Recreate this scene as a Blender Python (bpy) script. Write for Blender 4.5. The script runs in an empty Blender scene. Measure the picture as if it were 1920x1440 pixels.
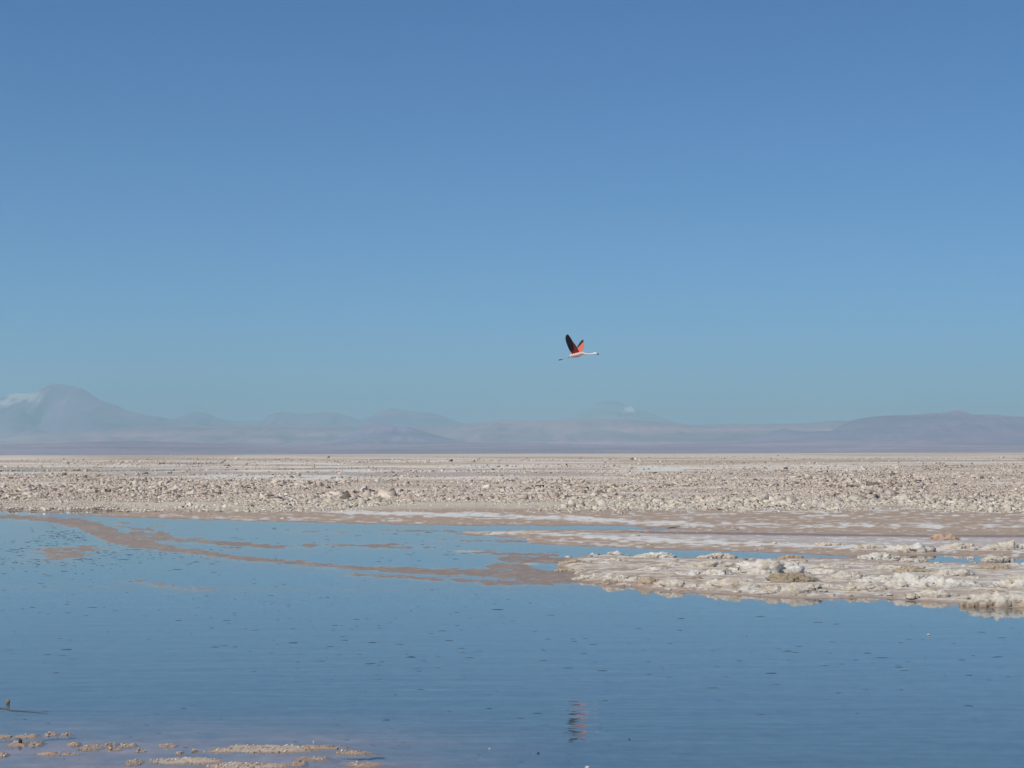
import bpy, bmesh, math, random
import numpy as np
from mathutils import Vector, Matrix
from mathutils.kdtree import KDTree

# ------------------------------------------------------------------ camera
SC = bpy.context.scene
COL = SC.collection
R = math.radians
HCAM, FPX, HOR = 2.5, 3000.0, 850.5          # eye height (m), focal length and horizon row in photo pixels
cam_d = bpy.data.cameras.new('camera')
cam = bpy.data.objects.new('camera', cam_d)
COL.objects.link(cam)
SC.camera = cam
cam_d.sensor_width = 36.0
cam_d.lens = FPX / 1920.0 * 36.0
cam_d.clip_start = 0.1
cam_d.clip_end = 400000.0
PITCH, ROLL = math.atan((HOR - 720.0) / FPX), R(-0.150)
ROT = Matrix.Rotation(R(90) + PITCH, 3, 'X') @ Matrix.Rotation(ROLL, 3, 'Z')
cam.location = (0, 0, HCAM)
cam.rotation_euler = ROT.to_euler()

# ------------------------------------------------------------------ sky, sun, exposure
SUN_EL, SUN_AZ = 50.0, 222.0                 # degrees; azimuth clockwise from +Y (behind and left of the viewer)
sun_dir = Vector((math.sin(R(SUN_AZ)) * math.cos(R(SUN_EL)), math.cos(R(SUN_AZ)) * math.cos(R(SUN_EL)), math.sin(R(SUN_EL))))
W = bpy.data.worlds.new('World')
SC.world = W
W.use_nodes = True
wt = W.node_tree
bg = wt.nodes['Background']
sky = wt.nodes.new('ShaderNodeTexSky')
sky.sky_type = 'NISHITA'
sky.sun_disc = False
sky.sun_elevation = R(SUN_EL)
sky.sun_rotation = R(SUN_AZ)
sky.altitude = 2300
sky.air_density = 1.0
sky.dust_density = 0.3
sky.ozone_density = 2.0
hsv = wt.nodes.new('ShaderNodeHueSaturation')
hsv.inputs['Saturation'].default_value = 1.15
wt.links.new(sky.outputs[0], hsv.inputs['Color'])
tint = wt.nodes.new('ShaderNodeMix')
tint.data_type = 'RGBA'
tint.blend_type = 'MULTIPLY'
tint.inputs['Factor'].default_value = 1.0
tint.inputs[7].default_value = (0.44, 0.93, 1.36, 1.0)
wt.links.new(hsv.outputs[0], tint.inputs[6])
wt.links.new(tint.outputs[2], bg.inputs['Color'])
bg.inputs['Strength'].default_value = 0.07

sl = bpy.data.lights.new('sun', 'SUN')
sl.energy = 4.0
sl.angle = R(0.5)
sl.color = (1.0, 0.94, 0.84)
so = bpy.data.objects.new('sun', sl)
COL.objects.link(so)
so.rotation_euler = (-sun_dir).to_track_quat('-Z', 'Y').to_euler()

SC.view_settings.view_transform = 'Standard'
SC.view_settings.look = 'None'
SC.view_settings.exposure = 0.0
SC.view_settings.gamma = 1.0
SC.render.engine = 'CYCLES'
cy = SC.cycles
cy.use_denoising = True
cy.max_bounces = 8
cy.diffuse_bounces = 3
cy.glossy_bounces = 3
cy.transparent_max_bounces = 8
cy.volume_bounces = 1
cy.sample_clamp_indirect = 6.0

HAZE_DENSITY = 3.5e-5
HAZE_COLOR = (0.475, 0.735, 0.80)

# ------------------------------------------------------------------ helpers
rng = np.random.default_rng(7)
RN = np.array(ROT)
RI, UP, FW = RN[:, 0], RN[:, 1], -RN[:, 2]

def ray(px, py):
    u, v = (np.asarray(px, float) - 960) / FPX, (720 - np.asarray(py, float)) / FPX
    return u[..., None] * RI + v[..., None] * UP + FW

def at(px, py, z=0.0):
    """point of the level z seen at a photo pixel"""
    d = ray(px, py)
    return d * ((z - HCAM) / d[..., 2])[..., None] + np.array([0, 0, HCAM])

def at_y(px, py, Y):
    d = ray(px, py)
    return d * (Y / d[..., 1])[..., None] + np.array([0, 0, HCAM])

def proj(X, Y, Z=0.0):
    p = np.stack([X, Y, Z - HCAM + 0 * X], -1)
    w = p @ FW
    return 960 + FPX * (p @ RI) / w, 720 - FPX * (p @ UP) / w

def _h(ix, iy, iz, seed):
    n = (ix * 374761393 + iy * 668265263 + iz * 2147483647 * 3 + seed * 974634777) & 0xFFFFFFFF
    n = ((n ^ (n >> 13)) * 1274126177) & 0xFFFFFFFF
    n = ((n ^ (n >> 15)) * 2246822519) & 0xFFFFFFFF
    return ((n ^ (n >> 16)) & 0xFFFFFF) / float(0x1000000)

def vnoise(x, y, seed=0):
    x, y = np.broadcast_arrays(x, y)
    ix, iy = np.floor(x).astype(np.int64), np.floor(y).astype(np.int64)
    fx, fy = x - ix, y - iy
    fx, fy = fx * fx * (3 - 2 * fx), fy * fy * (3 - 2 * fy)
    a, b = _h(ix, iy, 0, seed), _h(ix + 1, iy, 0, seed)
    c, d = _h(ix, iy + 1, 0, seed), _h(ix + 1, iy + 1, 0, seed)
    return (a + (b - a) * fx) * (1 - fy) + (c + (d - c) * fx) * fy

def fbm(x, y, seed=0, o=4, g=0.5):
    s, a, t = 0, 1.0, 0
    for i in range(o):
        s = s + a * (vnoise(x * 2 ** i + i * 17.3, y * 2 ** i + i * 9.1, seed + i) * 2 - 1)
        t += a
        a *= g
    return s / t

def vnoise3(p, seed=0):
    i = np.floor(p).astype(np.int64)
    f = p - i
    f = f * f * (3 - 2 * f)
    r = 0
    for dx in (0, 1):
        for dy in (0, 1):
            for dz in (0, 1):
                w = (f[:, 0] if dx else 1 - f[:, 0]) * (f[:, 1] if dy else 1 - f[:, 1]) * (f[:, 2] if dz else 1 - f[:, 2])
                r = r + w * _h(i[:, 0] + dx, i[:, 1] + dy, i[:, 2] + dz, seed)
    return r * 2 - 1

def fbm3(p, seed=0, o=3):
    s, a, t = 0, 1.0, 0
    for k in range(o):
        s = s + a * vnoise3(p * 2 ** k + k * 5.7, seed + k)
        t += a
        a *= 0.5
    return s / t

def worley3(p, seed=0):
    i = np.floor(p).astype(np.int64)
    best = np.full(len(p), 9.0)
    for dx in (-1, 0, 1):
        for dy in (-1, 0, 1):
            for dz in (-1, 0, 1):
                cx, cyy, cz = i[:, 0] + dx, i[:, 1] + dy, i[:, 2] + dz
                q = np.stack([cx + _h(cx, cyy, cz, seed), cyy + _h(cx, cyy, cz, seed + 1), cz + _h(cx, cyy, cz, seed + 2)], -1)
                best = np.minimum(best, ((q - p) ** 2).sum(1))
    return np.sqrt(best)

def cells3(p, seed=0):
    """a random level for the nearest cell of a jittered lattice: broken, stepped surfaces"""
    i = np.floor(p).astype(np.int64)
    best, val = np.full(len(p), 9.0), np.zeros(len(p))
    for dx in (-1, 0, 1):
        for dy in (-1, 0, 1):
            for dz in (-1, 0, 1):
                cx, cyy, cz = i[:, 0] + dx, i[:, 1] + dy, i[:, 2] + dz
                q = np.stack([cx + _h(cx, cyy, cz, seed), cyy + _h(cx, cyy, cz, seed + 1), cz + _h(cx, cyy, cz, seed + 2)], -1)
                d = ((q - p) ** 2).sum(1)
                val = np.where(d < best, _h(cx, cyy, cz, seed + 3), val)
                best = np.minimum(best, d)
    return val

def sstep(a, b, x):
    t = np.clip((x - a) / (b - a), 0, 1)
    return t * t * (3 - 2 * t)

def ip(x, pts):
    a = np.array(pts, float)
    return np.interp(x, a[:, 0], a[:, 1])

def mesh_np(name, V, F, col=None, attrs=None, smooth=True):
    """mesh from numpy vertices and equal-sized faces"""
    V, F = np.asarray(V, np.float32), np.asarray(F, np.int32)
    me = bpy.data.meshes.new(name)
    k = F.shape[1]
    me.vertices.add(len(V))
    me.vertices.foreach_set('co', V.ravel())
    me.loops.add(F.size)
    me.loops.foreach_set('vertex_index', F.ravel())
    me.polygons.add(len(F))
    me.polygons.foreach_set('loop_start', np.arange(0, F.size, k, dtype=np.int32))
    me.polygons.foreach_set('loop_total', np.full(len(F), k, np.int32))
    if smooth:
        me.polygons.foreach_set('use_smooth', np.ones(len(F), bool))
    me.update(calc_edges=True)
    if col is not None:
        a = me.attributes.new('col', 'FLOAT_COLOR', 'POINT')
        c = np.ones((len(V), 4), np.float32)
        c[:, :3] = col
        a.data.foreach_set('color', c.ravel())
    for n, v in (attrs or {}).items():
        a = me.attributes.new(n, 'FLOAT', 'POINT')
        a.data.foreach_set('value', np.asarray(v, np.float32).ravel())
    me.validate()
    return me

def grid_faces(nr, nc):
    i = np.arange(nr * nc).reshape(nr, nc)
    return np.stack([i[:-1, :-1], i[:-1, 1:], i[1:, 1:], i[1:, :-1]], -1).reshape(-1, 4)

def link(name, me, mat, loc=(0, 0, 0), parent=None):
    o = bpy.data.objects.new(name, me)
    COL.objects.link(o)
    o.location = loc
    if mat is not None:
        me.materials.clear()
        me.materials.append(mat)
    if parent is not None:
        o.parent = parent
    return o

def tag(o, label=None, cat=None, group=None, kind=None):
    for k, v in (('label', label), ('category', cat), ('group', group), ('kind', kind)):
        if v:
            o[k] = v
    return o

def material(name):
    m = bpy.data.materials.new(name)
    m.use_nodes = True
    nt = m.node_tree
    b = nt.nodes['Principled BSDF']
    return m, nt, b

def node(nt, typ, **kw):
    n = nt.nodes.new(typ)
    for k, v in kw.items():
        if k in n.inputs.keys():
            n.inputs[k].default_value = v
        else:
            setattr(n, k, v)
    return n

def attr_material(name, scale=8.0, var=0.35, rough=0.9, bump=0.02, bscale=14.0, spec=0.2, rough_attr=None, stretch=(1, 1, 1)):
    """colour from the mesh's own 'col' attribute, broken up by solid noise, with fine bump"""
    m, nt, b = material(name)
    L = nt.links.new
    a = node(nt, 'ShaderNodeAttribute', attribute_name='col')
    tc = node(nt, 'ShaderNodeTexCoord')
    mp = node(nt, 'ShaderNodeMapping')
    mp.inputs['Scale'].default_value = stretch
    L(tc.outputs['Object'], mp.inputs['Vector'])
    n1 = node(nt, 'ShaderNodeTexNoise', Scale=scale, Detail=6.0, Roughness=0.65)
    L(mp.outputs[0], n1.inputs['Vector'])
    r1 = node(nt, 'ShaderNodeMapRange')
    r1.inputs['From Min'].default_value = 0.3
    r1.inputs['From Max'].default_value = 0.7
    r1.inputs['To Min'].default_value = 1 - var
    r1.inputs['To Max'].default_value = 1 + var
    L(n1.outputs['Fac'], r1.inputs['Value'])
    mul = node(nt, 'ShaderNodeVectorMath', operation='SCALE')
    L(a.outputs['Color'], mul.inputs[0])
    L(r1.outputs[0], mul.inputs['Scale'])
    L(mul.outputs[0], b.inputs['Base Color'])
    n2 = node(nt, 'ShaderNodeTexNoise', Scale=bscale, Detail=8.0, Roughness=0.7)
    L(tc.outputs['Object'], n2.inputs['Vector'])
    bp = node(nt, 'ShaderNodeBump', Strength=1.0, Distance=bump)
    L(n2.outputs['Fac'], bp.inputs['Height'])
    L(bp.outputs[0], b.inputs['Normal'])
    b.inputs['Roughness'].default_value = rough
    b.inputs['Specular IOR Level'].default_value = spec
    if rough_attr:
        ra = node(nt, 'ShaderNodeAttribute', attribute_name=rough_attr)
        r2 = node(nt, 'ShaderNodeMapRange')
        r2.inputs['To Min'].default_value = rough
        r2.inputs['To Max'].default_value = 0.38
        L(ra.outputs['Fac'], r2.inputs['Value'])
        L(r2.outputs[0], b.inputs['Roughness'])
    return m

M_ground = attr_material('salt_mud_ground', scale=5.0, var=0.22, rough=0.92, bump=0.015, bscale=9.0, rough_attr='wet')
M_crust = attr_material('broken_salt_crust', scale=2.6, var=0.22, rough=0.95, bump=0.05, bscale=7.0, spec=0.1)
M_rock = attr_material('salt_rock', scale=16.0, var=0.22, rough=0.93, bump=0.035, bscale=22.0, spec=0.15)
M_gravel = attr_material('gravel', scale=60.0, var=0.25, rough=0.8, bump=0.004, bscale=120.0)
M_mount = attr_material('mountain_rock', scale=0.0006, var=0.25, rough=1.0, bump=60.0, bscale=0.0012, spec=0.0)
M_fleck = attr_material('fleck', scale=40.0, var=0.3, rough=0.7, bump=0.002, bscale=90.0)

# ------------------------------------------------------------------ the lagoon bed, mud flats and salt flat: one sheet to the horizon
SHORE_FAR = [(-900, 948), (-200, 953), (0, 957), (90, 961.5), (130, 960), (160, 958.5), (215, 959), (235, 966), (300, 972.5),
             (480, 978), (640, 981), (760, 984), (850, 985.5), (1000, 986), (1180, 987), (1280, 992), (1400, 1001), (1920, 1006), (2600, 1010)]
SPIT_TOP = [(835, 1004), (860, 1000), (900, 996.5), (1000, 993), (1150, 992.5), (1280, 991), (2600, 985)]
SPIT_BOT = [(835, 1000), (860, 1002), (960, 1008), (985, 1011), (992, 1019), (1060, 1023), (1130, 1025), (1280, 1032), (1400, 1035),
            (1500, 1039), (1600, 1044), (1700, 1042), (1780, 1042), (1920, 1047), (2600, 1060)]
ISLE_TOP = [(1000, 1058), (1020, 1053), (1070, 1046), (1110, 1039), (1150, 1037.5), (1200, 1040), (1280, 1046), (1400, 1048), (1520, 1046),
            (1600, 1047), (1700, 1051), (1760, 1053.5), (1920, 1056), (2600, 1066)]
ISLE_BOT = [(1000, 1052), (1030, 1058), (1060, 1066), (1075, 1076), (1085, 1089), (1130, 1099), (1250, 1110), (1400, 1117), (1450, 1122), (1560, 1123.5),
            (1640, 1121), (1700, 1127), (1760, 1130), (1830, 1136), (1920, 1142), (2200, 1160), (2600, 1190)]
BAR = [(-600, 950), (-200, 962), (0, 968.5), (60, 971), (110, 976), (150, 983), (185, 994), (215, 1006), (260, 1019), (320, 1029), (400, 1040), (520, 1052),
       (640, 1063), (740, 1068.5), (850, 1072), (960, 1077), (1080, 1084)]
BAR_W = [(-600, 3), (0, 3), (60, 4), (110, 6), (150, 11), (185, 16), (215, 15), (260, 9), (320, 5.5), (400, 4.5), (520, 4), (640, 3.5), (740, 5.5),
         (850, 6), (920, 7), (990, 12), (1040, 12), (1090, 8), (1120, -6), (1400, -50)]
STREAKS = [  # x0, x1, y0, y1, half width: mud streaks that barely break the surface
    (205, 300, 985, 996, 2.2), (235, 330, 999, 1004, 4.0), (250, 400, 1008, 1016, 4.0), (330, 540, 1013, 1027, 3.2), (420, 640, 1026, 1022, 1.8),
    (560, 660, 1021, 1023, 2.0), (640, 770, 1023, 1021, 2.0), (700, 830, 1027, 1025, 1.3), (205, 250, 980, 980, 1.6), (280, 305, 988, 988.5, 1.6),
    (530, 650, 995.5, 998, 1.2), (735, 900, 995, 997, 1.3), (820, 1000, 1013, 1016, 1.4), (655, 800, 1077, 1084, 3.0), (780, 960, 1084, 1093, 3.2),
    (900, 1080, 1093, 1091, 5.0), (915, 1060, 1038, 1041, 3.5), (930, 1090, 1048, 1051, 6.0), (905, 1000, 1062, 1064, 6.0), (880, 1000, 1070, 1077, 6.0),
    (1060, 1300, 1060, 1075, 12.0), (1050, 1150, 1082, 1092, 6.5), (985, 1010, 1056.5, 1057.5, 2.0), (1035, 1085, 1070, 1071, 2.5),
    (855, 905, 1033, 1034, 1.6), (870, 950, 1035, 1036, 2.2), (250, 315, 1089, 1098, 1.6), (300, 385, 1097, 1104, 1.3), (60, 90, 958.5, 961, 1.5),
    (855, 930, 1000, 998, 1.4)]
PATCHES = [(118, 1036, 52, 12, 1.0), (95, 1044, 40, 9, 0.6), (150, 1028, 60, 7, 0.6)]

def fields(PX, PY):
    """land level (in photo pixels above the waterline) of the shore region"""
    nA = fbm(PX / 38, PY / 5.0, 1, 4)
    nB = fbm(PX / 120, PY / 9.0, 21, 4)
    nC = fbm(PX / 14, PY / 2.2, 41, 3)
    main = ip(PX, SHORE_FAR) - PY + 1.6 * nA + 1.2 * nC
    spit2 = np.minimum(PY - ip(PX, [(0, 980), (130, 968), (150, 963.5), (200, 961), (260, 958)]), ip(PX, [(0, 950), (130, 962), (150, 967), (220, 970), (300, 972)]) - PY) + 0.8 * nA
    g = np.maximum(main, spit2)
    # wet lane between the far shore and the inner spit
    spit = np.minimum(PY - ip(PX, SPIT_TOP), ip(PX, SPIT_BOT) - PY) + 1.5 * nA + 1.0 * nC
    isle = np.minimum(PY - ip(PX, ISLE_TOP), ip(PX, ISLE_BOT) - PY) + 2.0 * nA + 1.2 * nC + 1.0 * nB
    isle = isle - 7.0 * sstep(1240, 1150, PX) * (fbm(PX / 70, PY / 6.0, 61, 3) > 0.12)
    g = np.maximum(np.maximum(g, spit), isle)
    mud = ip(PX, BAR_W) - np.abs(PY - ip(PX, BAR)) + 2.2 * nA + 1.6 * nC
    mud = np.minimum(mud, 3.0)
    for x0, x1, y0, y1, w in STREAKS:
        t = np.clip((PX - x0) / (x1 - x0), 0, 1)
        env = np.minimum(PX - x0, x1 - PX) / 14.0
        s = w * np.clip(env, -3, 1) - np.abs(PY - (y0 + (y1 - y0) * t)) + 2.6 * nA + 1.7 * nC + 0.8 * nB - 0.4
        mud = np.maximum(mud, np.minimum(s, 2.2))
    for cx, cyy, rx, ry, a in PATCHES:
        s = (1 - np.sqrt(((PX - cx) / rx) ** 2 + ((PY - cyy) / ry) ** 2)) * ry * a + 5.0 * nA * a + 2.0 * nC - 2.0
        mud = np.maximum(mud, np.minimum(s, 1.5))
    mud = np.minimum(mud * 0.62, 1.5) + 2.3 * fbm(PX / 20, PY / 1.3, 91, 3) + 1.1 * fbm(PX / 6, PY / 0.9, 95, 2)
    return g, mud, spit, isle, main

def mixc(c, rgb, f):
    return c + (np.array(rgb) - c) * f[..., None]

POOLS = [  # far pools and wet lanes: x0, x1, y0, y1, half width
    (-600, 330, 886, 882.5, 2.2), (200, 660, 882.5, 880, 0.9), (300, 450, 869.5, 869, 1.6), (660, 790, 862.5, 861.5, 0.8), (560, 780, 878.5, 877, 1.0),
    (1500, 1900, 864.5, 864, 0.5)]
WHITES = [(360, 700, 898, 896, 4.0), (820, 1020, 877, 876, 2.5), (1120, 1300, 880, 879, 4.5), (1830, 2100, 886, 887, 2.0), (300, 450, 866, 865.5, 0.9),
          (0, 200, 875, 876, 1.2), (620, 900, 885, 884, 1.6), (150, 420, 872, 873, 1.0), (1380, 1700, 881, 883, 3.0)]
OCHRES = [(830, 1400, 869, 870, 1.0), (620, 900, 870, 871, 1.5), (1250, 1900, 868.5, 864, 0.8), (0, 300, 880, 878, 1.5), (0, 200, 891, 893, 3.0)]
GREYS = [(300, 1150, 888, 889, 3.5), (640, 1100, 893, 890, 3.0), (150, 400, 893, 890, 2.5)]

def build_ground():
    py = np.concatenate([np.arange(1540, 856, -0.75), np.arange(856, 851.4, -0.35)])
    d1 = HCAM * FPX / (py - HOR)
    far = np.geomspace(d1[-1] * 1.12, 90000, 34)
    near = np.array([-60, -30, -12, -4, 1, 4, 7, 9, 10])
    Yr = np.concatenate([near, d1, far])
    kf = (np.arange(-260, 2181, 2.0) - 960) / FPX
    kc = np.concatenate([np.linspace(-0.82, kf[0] - 0.004, 60), kf, np.linspace(kf[-1] + 0.004, 0.82, 60)])
    Y = np.repeat(Yr[:, None], len(kc), 1)
    X = kc[None, :] * np.maximum(Y, d1[0])
    Yp = np.maximum(Y, d1[0] * 0.98)
    PX, PY = proj(X, Yp)
    g, mud, spit, isle, main = fields(PX, PY)
    # heights: mud plates a few centimetres above the brine, bed a hand's depth below
    land = np.where(g > 0, 0.010 * g / (1 + 0.10 * np.abs(g)), 0.010 * g)
    mudz = np.where(mud > 0, 0.0035 * mud, 0.010 * mud)
    z = np.maximum(land, mudz)
    bed = -0.16 + 0.05 * fbm(X / 3.0, Y / 5.0, 5, 3)
    # shallows in the near left
    sh = sstep(1290, 1420, PY) * sstep(1150, 500, PX)
    bed = bed + sh * 0.13
    z = np.maximum(z, bed)
    farm = PY < 952
    und = 0.06 + 0.05 * fbm(X / 14, Y / 22, 11, 4) + 0.03 * fbm(X / 2.0, Y / 3.0, 12, 2)
    z = np.where(farm, np.maximum(z, 0) * sstep(944, 953, PY) + und * (1 - sstep(944, 953, PY)), z)
    z = z + np.where((z > 0.004) & (PY > 940), 0.008 * fbm(X / 0.25, Y / 0.5, 15, 3) * sstep(0.004, 0.03, z), 0)
    # colour of what lies there
    CR = np.array([0.57, 0.485, 0.39])
    n1 = fbm(PX / 260, (PY - 850) / 2.4, 31, 5)
    n2 = fbm(PX / 60, (PY - 850) / 3.0, 32, 4)
    n3 = fbm(PX / 500, (PY - 850) / 7.0, 33, 3)
    c = np.zeros(X.shape + (3,)) + CR
    c = mixc(c, (0.68, 0.62, 0.53), sstep(0.02, 0.3, n1) * sstep(852, 866, PY))
    c = mixc(c, (0.42, 0.34, 0.27), sstep(0.06, 0.35, -n1) * 0.8)
    c = mixc(c, (0.50, 0.44, 0.34), sstep(930, 950, PY + 6 * n2) * 0.8)
    wet = np.zeros(X.shape)
    def strips(lst, rgb, c, amt=1.0):
        m = np.zeros(X.shape)
        for x0, x1, y0, y1, w in lst:
            t = np.clip((PX - x0) / (x1 - x0), 0, 1)
            s = w * np.clip(np.minimum(PX - x0, x1 - PX) / 60.0, -3, 1) - np.abs(PY - (y0 + (y1 - y0) * t)) + 0.8 * w * n2
            m = np.maximum(m, sstep(-0.4, 0.5, s))
        return mixc(c, rgb, m * amt), m
    fmask = PY < 910
    c2, m = strips(GREYS, (0.42, 0.37, 0.32), c); c = np.where(fmask[..., None], c2, c)
    c2, m = strips(OCHRES, (0.40, 0.33, 0.20), c, 0.8); c = np.where(fmask[..., None], c2, c)
    c2, m = strips(WHITES, (0.66, 0.63, 0.57), c, 0.9); c = np.where(fmask[..., None], c2, c)
    c2, m = strips(POOLS, (0.20, 0.18, 0.17), c); c = np.where(fmask[..., None], c2, c)
    z = np.where(fmask, z * (1 - m) - 0.06 * m, z)
    # shore belt
    MUD, DARK, SALT, CREAM = (0.385, 0.295, 0.22), (0.26, 0.20, 0.185), (0.67, 0.65, 0.60), (0.56, 0.50, 0.40)
    belt = sstep(949, 956, PY + 3 * n2 + 6 * sstep(700, 1900, PX) - 5)
    c = mixc(c, MUD, belt)
    sp = fbm(PX / 16, PY / 1.6, 51, 4)
    c = mixc(c, (0.55, 0.51, 0.46), belt * sstep(0.12, 0.42, sp + 0.25 * n3))
    w1 = np.abs(PY - ip(PX, [(480, 960), (640, 963.5), (760, 965.5), (900, 968.5), (1100, 975), (1300, 985), (1500, 988), (1920, 991), (2600, 994)]))
    hw = ip(PX, [(500, 0), (640, 4.5), (900, 5.5), (1100, 5.0), (1300, 3.6), (1920, 2.6)])
    c = mixc(c, SALT, sstep(-1.0, 2.5, hw - 1 - w1 + 4.0 * n2 + 5.0 * sp) * sstep(500, 600, PX) * 0.85)
    w1b = np.abs(PY - ip(PX, [(1200, 968), (1500, 966), (1920, 968)]))
    c = mixc(c, SALT, sstep(0.1, 0.5, sp + 0.3 * n2) * sstep(9, 3, w1b) * sstep(1250, 1500, PX) * 0.8)
    w2 = np.abs(PY - ip(PX, [(880, 998), (1000, 1002), (1100, 1009), (1200, 1014), (1280, 1018), (1400, 1023), (1600, 1029), (1920, 1036)]))
    hw2 = ip(PX, [(880, 2.5), (1000, 3), (1100, 4.5), (1250, 5.5), (1500, 4.5), (1920, 3.5)])
    c = mixc(c, SALT, sstep(-1.5, 2.5, hw2 - 1 - w2 + 4.0 * n2 + 5.0 * sp) * sstep(870, 930, PX) * 0.85)
    up2 = sstep(0, 3, PY - ip(PX, [(900, 994), (1280, 1004), (1500, 1008), (1920, 1012)])) * sstep(0, 4, ip(PX, [(900, 1000), (1280, 1016), (1500, 1024), (1920, 1034)]) - PY)
    c = mixc(c, (0.47, 0.43, 0.40), up2 * sstep(1000, 1150, PX) * 0.8)
    c = mixc(c, (0.63, 0.61, 0.58), up2 * sstep(0.15, 0.4, sp) * 0.7)
    dl = np.abs(PY - ip(PX, [(1100, 999), (1280, 1002), (1500, 1006), (1700, 1009), (1920, 1009.5), (2600, 1010)]))
    dk = sstep(3.2, 1.0, dl + 1.2 * n2) * sstep(1080, 1250, PX)
    c = mixc(c, DARK, dk)
    # island mud with salt dust
    im = sstep(-1, 2, isle)
    c = mixc(c, MUD, im)
    c = mixc(c, (0.43, 0.365, 0.31), im * sstep(1200, 1500, PX) * 0.6)
    c = mixc(c, (0.64, 0.60, 0.53), im * sstep(-0.02, 0.35, sp + 0.5 * n2) * sstep(1.5, 6, isle))
    c = mixc(c, CREAM, im * sstep(0.05, 0.3, fbm(PX / 40, PY / 3.0, 71, 4)) * sstep(2, 5, isle) * 0.8)
    # wet margin
    wm = sstep(2.6, 0.2, np.maximum(g, -9)) * (PY > 950) * (g > -1.5)
    c = mixc(c, (0.31, 0.225, 0.18), wm * 0.85)
    mb = (mud > g) & (mud > -2)
    c = np.where(mb[..., None], mixc(np.zeros_like(c) + np.array((0.31, 0.24, 0.18)), (0.37, 0.295, 0.215), sstep(0.0, 0.5, sp)), c)
    c = np.where((mb & (PX > 400))[..., None], c * np.array((0.93, 0.91, 0.93)), c)
    wet = np.maximum(wet, np.maximum(wm, mb * 1.0)) * 0.8
    wet = np.maximum(wet, dk * 0.7)
    # two pale salt slivers in the lagoon
    for x0, x1, y in ((855, 905, 1033.5), (982, 1010, 1057), (870, 1000, 998)):
        s = sstep(2.2, 1.0, np.abs(PY - y)) * sstep(x0 - 6, x0 + 6, PX) * sstep(x1 + 6, x1 - 6, PX)
        c = mixc(c, (0.55, 0.47, 0.36), s)
    # bed: dark fine silt, paler in the near shallows
    b = sstep(-0.008, -0.07, z) * (PY > 950)
    silt = np.zeros_like(c) + np.array((0.115, 0.165, 0.21))
    silt = mixc(silt, (0.40, 0.275, 0.255), sh * (0.75 + 0.5 * fbm(PX / 120, PY / 16, 81, 3)))
    c = mixc(c, (0.20, 0.155, 0.135), sstep(0.0, -0.02, z) * (PY > 950))
    c = c + (silt - c) * np.maximum(b, 0)[..., None]
    c = np.where((PY > 1300)[..., None] & (z < 0)[..., None], silt, c)
    V = np.stack([X, Y, z], -1).reshape(-1, 3)
    me = mesh_np('ground', V, grid_faces(*X.shape), c.reshape(-1, 3), {'wet': wet})
    o = link('ground', me, M_ground)
    tag(o, 'pale salt flat and brown mud banks running to the horizon', 'ground', kind='structure')
    return o

build_ground()

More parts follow.
